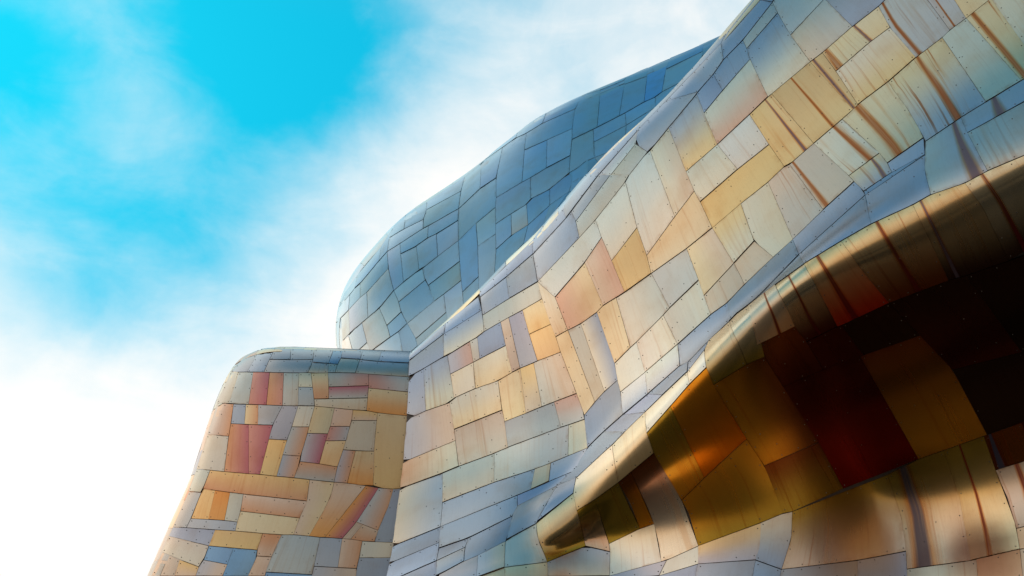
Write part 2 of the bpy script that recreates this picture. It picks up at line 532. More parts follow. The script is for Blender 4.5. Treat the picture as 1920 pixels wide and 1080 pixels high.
MAIN = """
e 200,412 470,185 455,270 188,475 b
e 470,185 712,-8 738,90 455,270 b
c 1115,640 1525,240 1520,348 1130,672 b
c 1130,672 1320,525 1345,682 1145,808 l:Rb
c 1320,525 1520,352 1557,552 1345,682 b
c 1145,808 1557,552 1590,680 1155,930 g
e 188,475 453,273 452,440 175,600 b
e 452,272 738,92 755,255 452,440 b:Bh
e 175,600 302,530 318,845 150,922 b:Bl
e 302,530 480,430 530,750 318,845 h:Tb
e 480,430 648,325 672,480 502,570 l:Rr
e 648,325 705,293 722,455 672,480 G
e 705,293 880,180 918,355 722,455 b
e 502,570 675,483 690,678 530,750 c
e 675,483 918,355 965,557 690,678 h:By
e 880,180 940,146 1030,520 965,557 p*2
e 940,146 1045,90 1155,470 1030,520 l
e 1045,90 1192,8 1255,195 1095,270 y:Bo
e 1095,270 1255,195 1330,405 1160,470 o
e 150,922 495,785 540,1068 130,1238 p:Ll
e 495,785 860,620 890,840 530,985 h:By
e 860,620 1022,533 1070,865 910,925 y
e 1022,533 1128,485 1190,815 1070,865 p:To
e 1128,485 1330,405 1450,715 1190,815 g:Rp
e 530,985 890,840 935,1120 560,1265 p
e 910,925 1280,780 1330,970 935,1120 G
e 1280,780 1450,715 1508,910 1330,970 G:Tr
f 130,238 540,70 570,262 115,435 c:Ls
f 115,435 443,315 430,718 50,872 l:Lp
f 443,315 832,165 830,385 443,535 g:Bp
f 832,165 1388,-48 1385,185 830,385 g
f 1388,-48 1508,-92 1532,130 1385,187 h
f 443,535 1135,285 1105,440 420,722 l
f 1135,285 1255,240 1240,380 1105,440 p
f 1255,240 1530,132 1440,295 1240,380 l
f 50,872 435,716 420,838 20,1005 b
f 435,716 1005,483 965,640 420,880 b
f 1005,483 1410,310 1300,412 1005,562 b
f 1005,562 1300,412 1148,690 925,815 b
f 20,1005 415,838 400,975 0,1150 b
f 418,880 635,805 612,875 400,975 b
f 638,805 965,640 915,828 605,978 b
f 400,975 612,875 602,980 400,1085 b
f 0,1150 400,975 400,1085 150,1200 b
f 420,1078 710,935 700,1100 400,1180 l
f 710,935 912,830 905,1025 700,1100 l:Rp
f 912,830 1145,702 (1150,800) 1218,985 905,1027 g
f 905,1027 1220,987 1220,1150 905,1150 y:Bs
f 0,1150 150,1200 100,1330 -40,1330 b
f 150,1200 700,1100 700,1330 100,1330 l
f 700,1100 905,1025 905,1330 700,1330 p
f 905,1150 1220,1150 1225,1330 905,1330 p
l 30,675 185,412 328,355 305,465 b
l 25,685 305,467 (320,590) 390,862 100,980 (35,800) y:Bm
l 328,355 600,105 635,375 325,592 (310,480) c:Bo
l 600,105 842,-138 (857,5) 905,155 635,375 c:Bo
l 185,412 540,0 700,0 328,355 b
k 308,878 557,620 600,878 335,1120 b
g 120,800 550,335 597,467 248,915 w
g 120,800 248,912 340,1160 255,1210 c
e 1295,290 1385,240 1590,775 1510,880 (1450,715;1330,405) y
e 1385,240 1480,192 1660,700 1585,785 g
e 1480,192 1602,105 1757,612 1660,700 b:Lc
k 400,105 545,-3 655,370 537,490 y
k 545,-3 808,-184 948,75 655,370 c:Rg
g 970,735 1235,550 1325,785 1110,992 g
k 537,490 700,330 765,555 582,705 w
k 700,330 900,130 1010,345 765,555 c
g 1060,1048 1325,787 1418,1045 1170,1265 c
g 1235,550 1425,395 1590,660 1365,905 (1325,785) y:Rp
g 1365,905 1590,660 1670,820 1415,1045 p*2
g 1590,660 1740,495 1885,615 1670,820 p*2
g 1425,395 1640,212 1740,495 1590,660 o:Bc
g 1640,212 1845,58 2032,484 1885,615 (1740,495) c
g 552,335 775,50 862,392 672,640 (597,467) w
g 470,655 597,467 770,876 608,975 p:Rx
g 250,915 470,655 608,975 345,1155 y:Lx
g 672,640 862,392 970,735 770,876 o
g 775,50 960,-184 1145,310 935,600 (862,392) c:Tw
g 960,-184 1104,-355 1290,118 1145,310 c:Rp
g 935,600 1290,118 1428,395 970,735 y
g 1335,198 1850,-230 1965,-62 1428,395 o
h 350,1052 590,850 735,1035 455,1278 c*3
h 590,850 825,625 970,850 735,1035 w*2
h 825,625 990,470 1300,840 1085,1012 o*5|.72,.05,P
h 990,470 1280,232 1600,590 1300,840 o*2|.5,.03,S
h 1280,232 1370,163 1638,548 1600,590 o*1|.25,.2,P
i 410,402 635,208 765,325 512,542 y*5|.1,.08,S
i 635,208 830,55 915,215 765,325 y*1|.06,.07,P
i 512,542 915,215 1110,440 675,795 c:Bo*5
i 830,55 1075,-160 1365,235 1110,440 (915,215) G*5|.12,.05,S
i 1075,-160 1210,-280 1485,145 1365,235 G*3|.3,.04,S
i 1210,-280 1400,-450 1675,-5 1485,145 y*1
i 1400,-450 1700,-700 2000,-250 1675,-5 c*3
g 82,480 300,185 330,322 85,592 b
g 300,185 485,-10 578,-5 330,322 b
g 85,592 370,270 430,468 120,800 l:Rb
g 370,270 578,-5 660,0 405,345 l
g 405,345 660,0 800,0 430,468 G
d 805,1078 1200,690 1190,740 895,1078 b
d 1200,690 1850,15 1815,92 1190,740 b
d 895,1078 1190,742 1170,845 985,1080 w:Tl
d 985,1080 1170,845 1260,905 1125,1078 G
d 1190,742 1400,525 1640,455 1260,905 (1170,845) l:Tb
d 1400,525 1812,95 1832,212 1640,455 l:Lb
d 1812,92 2056,-240 2196,-216 1832,212 b
d 2056,-240 2200,-400 2340,-380 2196,-216 b
h 215,722 430,470 575,850 350,1052 o:Tl
h 430,470 555,325 625,445 485,615 b
h 555,325 775,68 830,210 625,445 b*2
h 485,615 830,212 962,493 575,850 c:Bx*1
h 775,68 1000,-215 1035,-135 805,130 G
h 805,130 1035,-138 1285,222 962,493 (830,212) b:Bc*1
i 38,20 300,-240 430,-10 172,270 (75,105) G
i 172,270 425,0 632,205 310,470 G:Lp*1
i 425,0 640,-200 885,0 632,205 b
i 300,-240 520,-430 640,-200 425,0 G
i 640,-200 850,-400 1075,-160 885,0 G
j 3,365 165,240 420,580 190,800 p*6
j 165,240 352,85 650,370 420,580 p*1|.12,.06,S
j 352,85 560,-100 840,155 610,325 c*6|.7,.08,S
j 560,-100 905,-380 (945,-315;1050,-175;1150,-5) 1170,42 900,230 (840,155) y*5|.33,.1,S
j 612,328 840,158 935,300 725,440 (650,370) y:Bl*6|.75,.06,P
j 900,230 1170,45 1183,168 935,300 l
i 905,620 1308,290 1640,775 1185,1065 (1150,995;1050,825;945,685) y:Bl*9|.55,.05,S
i 1308,290 1490,145 1905,615 1640,775 h*3
i 1490,145 1670,0 2050,520 1905,615 y*7|.25,.12,S
i 1670,0 2000,-250 2350,300 2050,520 c*4
j 1188,70 1450,-108 (1500,5) 1648,290 1225,468 (1180,290) G:Rl|.8,.1,P
i 1450,890 2000,560 2050,700 1500,1005 l|.45,.06,P
j 1500,5 2060,-300 2250,30 1650,288 G*3
j 192,802 652,372 (725,442) 735,472 243,916 l
j 725,442 935,302 1183,168 735,472 b
j 240,918 735,470 778,690 (550,815) 275,985 b
j 735,470 1183,168 (1180,290) 1225,468 778,690 l:Bb
k 582,705 768,560 788,720 600,875 w:Bb
k 768,560 1010,350 1030,510 788,722 w:Bl
k 1010,350 1380,38 1390,178 (1245,312) 1030,512 b
g 1540,958 2032,484 2078,600 1550,1098 b
g 1600,1050 2078,600 2115,665 1770,922 b
k 335,1120 600,878 770,855 500,1120 b
k 600,878 790,722 900,730 770,855 b
k 790,722 (1025,515) 1090,480 1085,557 900,730 b
k 1025,515 1245,312 1252,320 1090,482 b
k 762,862 1085,555 1100,645 778,1010 w
k 1085,555 1210,390 1222,520 1100,645 w
k 1090,480 1248,318 1212,395 1085,560 b
k 1248,318 1400,180 1515,490 1270,645 (1222,520;1212,400) c:Bm
k 1400,180 1540,60 1645,432 1515,490 c:Bm
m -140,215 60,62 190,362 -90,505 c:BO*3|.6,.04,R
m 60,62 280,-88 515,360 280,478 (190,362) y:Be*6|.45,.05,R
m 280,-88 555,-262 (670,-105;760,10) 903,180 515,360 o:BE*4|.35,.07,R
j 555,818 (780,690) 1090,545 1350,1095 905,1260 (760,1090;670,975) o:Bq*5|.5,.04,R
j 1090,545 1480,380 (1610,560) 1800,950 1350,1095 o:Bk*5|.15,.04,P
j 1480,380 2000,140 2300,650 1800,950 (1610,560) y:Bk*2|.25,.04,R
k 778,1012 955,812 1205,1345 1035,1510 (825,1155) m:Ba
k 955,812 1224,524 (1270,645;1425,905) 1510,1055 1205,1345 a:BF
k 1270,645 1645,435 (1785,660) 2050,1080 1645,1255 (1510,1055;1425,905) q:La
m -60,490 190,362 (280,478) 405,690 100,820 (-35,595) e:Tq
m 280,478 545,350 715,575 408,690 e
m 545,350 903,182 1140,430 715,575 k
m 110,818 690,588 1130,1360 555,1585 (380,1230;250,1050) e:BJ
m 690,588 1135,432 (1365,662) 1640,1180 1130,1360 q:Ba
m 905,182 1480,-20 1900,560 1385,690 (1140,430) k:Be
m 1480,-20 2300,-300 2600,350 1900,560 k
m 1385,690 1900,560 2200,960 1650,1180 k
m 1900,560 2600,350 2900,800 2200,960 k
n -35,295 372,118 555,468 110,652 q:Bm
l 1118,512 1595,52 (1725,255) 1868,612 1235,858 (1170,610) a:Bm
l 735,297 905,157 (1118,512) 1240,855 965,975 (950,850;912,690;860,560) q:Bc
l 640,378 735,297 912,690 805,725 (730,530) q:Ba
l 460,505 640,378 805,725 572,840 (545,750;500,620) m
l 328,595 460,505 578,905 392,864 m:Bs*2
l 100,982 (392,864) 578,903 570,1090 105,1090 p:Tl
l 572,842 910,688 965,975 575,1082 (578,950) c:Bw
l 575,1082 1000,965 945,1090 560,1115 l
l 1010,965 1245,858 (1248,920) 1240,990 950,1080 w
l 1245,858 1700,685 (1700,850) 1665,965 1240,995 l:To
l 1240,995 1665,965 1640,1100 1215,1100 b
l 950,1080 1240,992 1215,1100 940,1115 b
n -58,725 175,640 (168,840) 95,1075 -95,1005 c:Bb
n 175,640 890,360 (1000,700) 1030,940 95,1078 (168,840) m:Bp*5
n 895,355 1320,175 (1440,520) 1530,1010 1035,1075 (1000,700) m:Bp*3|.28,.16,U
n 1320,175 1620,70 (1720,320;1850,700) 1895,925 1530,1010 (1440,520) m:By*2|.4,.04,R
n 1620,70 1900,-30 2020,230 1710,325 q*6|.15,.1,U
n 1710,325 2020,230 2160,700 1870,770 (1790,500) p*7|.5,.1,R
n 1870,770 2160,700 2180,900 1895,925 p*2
n 95,1078 665,1008 660,1150 80,1150 l
n 665,1008 1030,942 1040,1150 660,1150 l
n 1040,1075 1570,1000 1580,1150 1040,1150 g
n 1570,1000 1895,925 1920,1150 1580,1150 s
n 1895,925 2180,900 2240,1150 1920,1150 p
n -95,1005 95,1078 80,1150 -120,1150 b
l 105,1090 570,1090 560,1250 110,1250 l
l 570,1090 1215,1100 1200,1260 560,1250 b
l 1215,1100 1640,1100 1640,1260 1200,1260 b
l 1640,1100 2420,1100 2420,1260 1640,1260 l
n 660,1150 1580,1150 1590,1320 660,1320 p
n 1580,1150 2240,1150 2300,1320 1590,1320 g
"""
# ------------------------------------------------------------------ materials
def lin(c):
    c = c / 255.0
    return c / 12.92 if c <= 0.04045 else ((c + 0.055) / 1.055) ** 2.4


PAL = {k: tuple(lin(v) for v in rgb) for k, rgb in {
    'c': (244, 222, 190), 'x': (232, 160, 126), 'y': (248, 210, 152), 'o': (250, 196, 108), 'O': (232, 154, 70), 'p': (234, 194, 160),
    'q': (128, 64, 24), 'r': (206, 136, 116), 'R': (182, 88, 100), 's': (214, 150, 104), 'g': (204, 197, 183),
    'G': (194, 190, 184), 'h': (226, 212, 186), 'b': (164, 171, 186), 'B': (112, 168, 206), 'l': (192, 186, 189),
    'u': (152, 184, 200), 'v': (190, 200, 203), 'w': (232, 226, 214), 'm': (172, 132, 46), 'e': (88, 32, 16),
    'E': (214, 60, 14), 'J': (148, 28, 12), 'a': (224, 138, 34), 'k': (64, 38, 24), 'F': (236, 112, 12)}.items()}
MARK = {k: tuple(lin(v) for v in rgb) for k, rgb in {
    'P': (112, 96, 108), 'S': (176, 96, 52), 'R': (120, 34, 40), 'U': (62, 76, 92)}.items()}


def new_mat(name):
    m = bpy.data.materials.new(name)
    m.use_nodes = True
    m.node_tree.nodes.clear()
    return m, m.node_tree.nodes, m.node_tree.links


class NB:
    def __init__(self, mat):
        self.n, self.l = mat.node_tree.nodes, mat.node_tree.links

    def new(self, t, **kw):
        n = self.n.new(t)
        for k, v in kw.items():
            setattr(n, k, v)
        return n

    def put(self, sock, v):
        if isinstance(v, (int, float, tuple)):
            sock.default_value = v
        else:
            self.l.new(v, sock)

    def math(self, op, a, b=0.0, c=0.0, clamp=False):
        n = self.new('ShaderNodeMath', operation=op, use_clamp=clamp)
        for i, v in enumerate((a, b, c)):
            self.put(n.inputs[i], v)
        return n.outputs[0]

    def mix(self, f, a, b, mode='MIX'):
        n = self.new('ShaderNodeMix', data_type='RGBA', blend_type=mode)
        self.put(n.inputs['Factor'], f); self.put(n.inputs['A'], a); self.put(n.inputs['B'], b)
        return n.outputs['Result']

    def noise(self, vec, scale, detail=3.0, rough=0.5, dist=0.0):
        n = self.new('ShaderNodeTexNoise')
        self.l.new(vec, n.inputs['Vector'])
        n.inputs['Scale'].default_value = scale
        n.inputs['Detail'].default_value = detail
        n.inputs['Roughness'].default_value = rough
        n.inputs['Distortion'].default_value = dist
        return n.outputs['Fac']

    def ramp(self, v, lo, hi):
        n = self.new('ShaderNodeMapRange', interpolation_type='SMOOTHSTEP')
        self.put(n.inputs['Value'], v)
        n.inputs['From Min'].default_value = lo
        n.inputs['From Max'].default_value = hi
        return n.outputs['Result']

    def comb(self, x, y, z):
        n = self.new('ShaderNodeCombineXYZ')
        for i, v in enumerate((x, y, z)):
            self.put(n.inputs[i], v)
        return n.outputs[0]


def make_metal():
    m, n, l = new_mat('heat_tinted_steel')
    b = NB(m)
    out = b.new('ShaderNodeOutputMaterial')
    bs = b.new('ShaderNodeBsdfPrincipled')
    l.new(bs.outputs[0], out.inputs[0])
    tint = b.new('ShaderNodeAttribute', attribute_name='tint').outputs['Color']
    wear = b.new('ShaderNodeSeparateColor')
    wa = b.new('ShaderNodeAttribute', attribute_name='wear')
    l.new(wa.outputs['Color'], wear.inputs[0])
    amount, mpos, mwid = wear.outputs[0], wear.outputs[1], wear.outputs[2]
    mcol = b.new('ShaderNodeAttribute', attribute_name='mark').outputs['Color']
    uv = b.new('ShaderNodeUVMap', uv_map='metres')
    su = b.new('ShaderNodeSeparateXYZ'); l.new(uv.outputs[0], su.inputs[0])
    un = b.new('ShaderNodeUVMap', uv_map='unit')
    sn = b.new('ShaderNodeSeparateXYZ'); l.new(un.outputs[0], sn.inputs[0])
    rnd = b.new('ShaderNodeObjectInfo').outputs['Random']
    seed = b.math('MULTIPLY', rnd, 57.0)
    pos = b.new('ShaderNodeNewGeometry').outputs['Position']
    u, v = su.outputs[0], su.outputs[1]
    # cloudy tint left by heat and weather
    p3 = b.comb(u, v, seed)
    cloud = b.noise(p3, 1.6, 4.0, 0.55)
    col1 = b.mix(b.math('MULTIPLY', b.ramp(cloud, 0.45, 0.75), 0.30), tint, (0.80, 0.56, 0.36, 1), 'MULTIPLY')
    col1 = b.mix(b.math('MULTIPLY', b.ramp(cloud, 0.50, 0.22), 0.22), col1, (0.72, 0.80, 0.92, 1), 'MULTIPLY')
    # fine grain along the sheet
    grain = b.noise(b.comb(b.math('MULTIPLY', u, 60.0), b.math('MULTIPLY', v, 3.0), seed), 1.0, 3.0, 0.6)
    col1 = b.mix(b.math('MULTIPLY', b.ramp(grain, 0.45, 0.8), 0.16), col1, (0.70, 0.60, 0.52, 1), 'MULTIPLY')
    spots = b.noise(p3, 26.0, 4.0, 0.7)
    col1 = b.mix(b.math('MULTIPLY', b.ramp(spots, 0.56, 0.78), 0.30), col1, (0.55, 0.48, 0.42, 1), 'MULTIPLY')
    # run-off streaks down the sheet
    wob = b.math('MULTIPLY', b.math('SUBTRACT', b.noise(b.comb(b.math('MULTIPLY', u, 2.0), b.math('MULTIPLY', v, 1.2), seed), 1.0), 0.5), 0.055)
    uw = b.math('ADD', u, wob)
    s1 = b.noise(b.comb(b.math('MULTIPLY', uw, 9.0), b.math('MULTIPLY', v, 0.35), seed), 1.0, 3.0, 0.6)
    s2 = b.noise(b.comb(b.math('MULTIPLY', uw, 30.0), b.math('MULTIPLY', v, 0.45), b.math('ADD', seed, 9.0)), 1.0, 2.0, 0.5)
    st = b.math('MULTIPLY', b.ramp(s1, 0.50, 0.72), amount)
    st2 = b.math('MULTIPLY', b.math('MULTIPLY', b.ramp(s2, 0.56, 0.70), b.ramp(s1, 0.36, 0.6)), amount)
    col2 = b.mix(b.math('MULTIPLY', st, 0.72), col1, (0.84, 0.52, 0.26, 1), 'MULTIPLY')
    col2 = b.mix(b.math('MULTIPLY', st2, 0.95), col2, (0.66, 0.34, 0.20, 1), 'MULTIPLY')
    # one broad stain
    mp = b.math('ADD', mpos, b.math('MULTIPLY', wob, 0.5))
    du = b.math('ABSOLUTE', b.math('SUBTRACT', sn.outputs[0], mp))
    taper = b.math('MULTIPLY', mwid, b.math('ADD', 0.55, b.math('MULTIPLY', sn.outputs[1], 0.55)))
    q = b.math('DIVIDE', du, b.math('MAXIMUM', taper, 0.001))
    halo = b.math('MULTIPLY', b.ramp(q, 1.9, 0.7), b.math('GREATER_THAN', mwid, 0.002))
    core = b.math('MULTIPLY', b.ramp(q, 1.0, 0.45), b.math('GREATER_THAN', mwid, 0.002))
    fib = b.ramp(s2, 0.25, 0.55)
    col3 = b.mix(b.math('MULTIPLY', halo, b.math('ADD', 0.35, b.math('MULTIPLY', fib, 0.55))), col2, (0.80, 0.44, 0.20, 1), 'MULTIPLY')
    col3 = b.mix(b.math('MULTIPLY', core, b.math('ADD', 0.42, b.math('MULTIPLY', fib, 0.35))), col3, mcol)
    # grime gathered at the seams
    eu = b.math('MINIMUM', sn.outputs[0], b.math('SUBTRACT', 1.0, sn.outputs[0]))
    ev = b.math('MINIMUM', sn.outputs[1], b.math('SUBTRACT', 1.0, sn.outputs[1]))
    edge = b.ramp(b.math('MINIMUM', eu, ev), 0.06, 0.0)
    gr = b.noise(p3, 7.0, 4.0, 0.65)
    col4 = b.mix(b.math('MULTIPLY', b.math('MULTIPLY', edge, b.ramp(gr, 0.42, 0.72)), 0.55), col3, (0.62, 0.40, 0.26, 1), 'MULTIPLY')
    l.new(col4, bs.inputs['Base Color'])
    bs.inputs['Metallic'].default_value = 1.0
    ro = b.math('ADD', 0.29, b.math('MULTIPLY', cloud, 0.10))
    ro = b.math('ADD', ro, b.math('MULTIPLY', st, 0.08))
    ro = b.math('ADD', ro, b.math('MULTIPLY', core, 0.12))
    ro = b.math('SUBTRACT', ro, b.math('MULTIPLY', wa.outputs['Alpha'], 0.09))     # some sheets kept their polish
    l.new(ro, bs.inputs['Roughness'])
    bump = b.new('ShaderNodeBump')
    bump.inputs['Strength'].default_value = 0.35
    bump.inputs['Distance'].default_value = 0.02
    dent = b.noise(p3, 1.3, 2.0, 0.4)
    h = b.math('ADD', b.math('MULTIPLY', dent, 0.55), b.math('MULTIPLY', b.noise(p3, 60.0, 2.0), 0.01))
    l.new(h, bump.inputs['Height'])
    l.new(bump.outputs[0], bs.inputs['Normal'])
    return m


def plain(name, colr, rough, metal=0.0, var=0.3, scale=6.0):
    m, n, l = new_mat(name)
    b = NB(m)
    out = b.new('ShaderNodeOutputMaterial')
    bs = b.new('ShaderNodeBsdfPrincipled')
    l.new(bs.outputs[0], out.inputs[0])
    pos = b.new('ShaderNodeNewGeometry').outputs['Position']
    f = b.noise(pos, scale, 6.0, 0.6)
    c = b.mix(b.math('MULTIPLY', b.ramp(f, 0.35, 0.7), var), tuple(colr) + (1,), tuple(x * 0.45 for x in colr) + (1,))
    l.new(c, bs.inputs['Base Color'])
    bs.inputs['Metallic'].default_value = metal
    l.new(b.math('ADD', rough - 0.05, b.math('MULTIPLY', f, 0.1)), bs.inputs['Roughness'])
    return m


METAL = make_metal()
BACKING = plain('backing_sheet', (0.11, 0.085, 0.07), 0.5, 0.8)
RIVET = plain('rivet_steel', (0.15, 0.13, 0.11), 0.38, 1.0)


def make_paving():
    """plaza: pale and dark bands made up for their reflections in the hollow"""
    m, n, l = new_mat('plaza_paving')
    b = NB(m)
    out = b.new('ShaderNodeOutputMaterial')
    bs = b.new('ShaderNodeBsdfPrincipled')
    l.new(bs.outputs[0], out.inputs[0])
    pos = b.new('ShaderNodeNewGeometry').outputs['Position']
    sp_ = b.new('ShaderNodeSeparateXYZ'); l.new(pos, sp_.inputs[0])
    f = b.noise(pos, 0.9, 6.0, 0.6)
    wobble = b.math('MULTIPLY', b.noise(pos, 0.15, 2.0), 3.0)
    band = b.math('SINE', b.math('ADD', b.math('ADD', b.math('MULTIPLY', sp_.outputs[1], 1.1), b.math('MULTIPLY', sp_.outputs[0], 0.45)), wobble))
    c = b.mix(b.ramp(band, 0.15, 0.35), (0.032, 0.029, 0.026, 1), (0.125, 0.098, 0.072, 1))  # unseen bands, added to vary what the hollow reflects
    c = b.mix(b.math('MULTIPLY', b.ramp(f, 0.4, 0.75), 0.4), c, (0.4, 0.36, 0.32, 1), 'MULTIPLY')
    l.new(c, bs.inputs['Base Color'])
    bs.inputs['Roughness'].default_value = 0.8
    return m


PAVING = make_paving()

# ------------------------------------------------------------------ helpers for objects
def link(name, me, parent=None, mat=None):
    o = bpy.data.objects.new(name, me)
    col.objects.link(o)
    if parent is not None:
        o.parent = parent
    if mat is not None and me is not None:
        me.materials.append(mat)
    return o


# ------------------------------------------------------------------ the ground
gm = bpy.data.meshes.new('ground')
N, R = 24, 1500.0
gv = []
for a in range(N + 1):
    for c in range(N + 1):
        x = (a / N * 2 - 1); y = (c / N * 2 - 1)
        gv.append((R * x * abs(x), R * y * abs(y), 0.0))
gf = [(a * (N + 1) + c, (a + 1) * (N + 1) + c, (a + 1) * (N + 1) + c + 1, a * (N + 1) + c + 1) for a in range(N) for c in range(N)]
gm.from_pydata(gv, [], gf)
ground = link('ground', gm, None, PAVING)
ground['kind'] = 'structure'


# ------------------------------------------------------------------ cladding
def parse(text, crease=None):
    out = []
    for line in text.strip().splitlines():
        tok = line.split()
        ox, oy, sc = TILES[tok[0]]
        conv = lambda p: (ox + float(p.split(',')[0]) / sc, oy + float(p.split(',')[1]) / sc)
        corners, mids = [], []
        for t in tok[1:-1]:
            if t[0] == '(':
                mids[-1] = [conv(p) for p in t.strip('()').split(';')]
            else:
                corners.append(conv(t)); mids.append([])
        assert len(corners) == 4, line
        if crease:                                  # tuck the sheets behind the shell they run into
            corners = [(x + 6.0, y) if abs(x - np.interp(y, *crease)) < 6 else (x, y) for x, y in corners]
        out.append([corners, mids, tok[-1]])
    return out


def weld(panels, tol=4.0):
    """bring corners that meet together, and let edges pass through the corners lying on them"""
    pts = []
    def find(p):
        best = None
        for c in pts:
            d = math.hypot(c[0] / c[2] - p[0], c[1] / c[2] - p[1])
            if d < tol and (best is None or d < best[0]):
                best = (d, c)
        if best:
            c = best[1]; c[0] += p[0]; c[1] += p[1]; c[2] += 1
            return c
        c = [p[0], p[1], 1]; pts.append(c)
        return c
    refs = [[find(p) for p in pn[0]] for pn in panels]
    for pn, rf in zip(panels, refs):
        pn[0] = [(c[0] / c[2], c[1] / c[2]) for c in rf]
    V = [(c[0] / c[2], c[1] / c[2]) for c in pts]
    for pn in panels:
        C = pn[0]
        poly = []
        for k in range(4):
            a, b = C[k], C[(k + 1) % 4]
            chain = [a] + [min(V, key=lambda q: math.hypot(q[0] - m_[0], q[1] - m_[1]))
                           if min(math.hypot(q[0] - m_[0], q[1] - m_[1]) for q in V) < tol else m_ for m_ in pn[1][k]] + [b]
            full = []
            for p, q in zip(chain[:-1], chain[1:]):
                full.append(p)
                L = math.hypot(q[0] - p[0], q[1] - p[1])
                if L < 6:
                    continue
                ins = []
                for w in V:
                    t = ((w[0] - p[0]) * (q[0] - p[0]) + (w[1] - p[1]) * (q[1] - p[1])) / L ** 2
                    if t * L < 4 or (1 - t) * L < 4:
                        continue
                    d = abs((w[0] - p[0]) * (q[1] - p[1]) - (w[1] - p[1]) * (q[0] - p[0])) / L
                    if d < (3.0 if L < 40 or t * L < 9 or (1 - t) * L < 9 else 5.5):
                        ins.append((t, w))
                full += [w for t, w in sorted(ins)]
            full.append(b)
            poly.append(full)
        pn.append(poly)
    return panels


def along(poly, t):
    L = [0.0]
    for p, q in zip(poly[:-1], poly[1:]):
        L.append(L[-1] + math.hypot(q[0] - p[0], q[1] - p[1]))
    d = t * L[-1]
    for k in range(len(poly) - 1):
        if d <= L[k + 1] or k == len(poly) - 2:
            f = (d - L[k]) / max(L[k + 1] - L[k], 1e-6)
            p, q = poly[k], poly[k + 1]
            return (p[0] + (q[0] - p[0]) * f, p[1] + (q[1] - p[1]) * f)


def coons(edges, s, t):
    top, right, bot, left = edges            # top: TL>TR, right: TR>BR, bottom: BR>BL, left: BL>TL
    T = along(top, s); B = along(bot, 1 - s); Lf = along(left, 1 - t); Rt = along(right, t)
    tl, tr, br, bl = top[0], top[-1], bot[0], bot[-1]
    return tuple((1 - t) * T[i] + t * B[i] + (1 - s) * Lf[i] + s * Rt[i]
                 - ((1 - s) * (1 - t) * tl[i] + s * (1 - t) * tr[i] + s * t * br[i] + (1 - s) * t * bl[i]) for i in (0, 1))


def colour_of(code):
    """colour code > (tint, second tint, side, streak amount, mark)"""
    mark = None
    if '|' in code:
        code, mk = code.split('|')
        a = mk.split(',')
        mark = (float(a[0]), float(a[1]), a[2])
    amt = 0.0
    if '*' in code:
        code, k = code.split('*')
        amt = int(k) / 9.0
    side = two = None
    if ':' in code:
        code, sd = code.split(':')
        side, two = sd[0], sd[1]
    return code, two, side, amt, mark


MEAN = {'main': ((0.88, 0.73, 0.54), 0.36), 'wing': ((0.46, 0.41, 0.35), 0.34), 'rear': ((0.46, 0.58, 0.64), 0.35)}


def soften(c, k, key):
    """weathering brings the bright tints of neighbouring sheets closer together"""
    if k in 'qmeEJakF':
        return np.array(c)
    mean, f = MEAN[key]
    if key == 'main' and k in 'bl':
        f = 0.1
    if key == 'wing' and k in 'ROrsx':
        return (np.array(c) * 0.84 + np.array(MEAN[key][0]) * 0.16) * 0.86
    return (np.array(c) * (1 - f) + np.array(mean) * f) * (0.82 if key == 'wing' else 1.0)


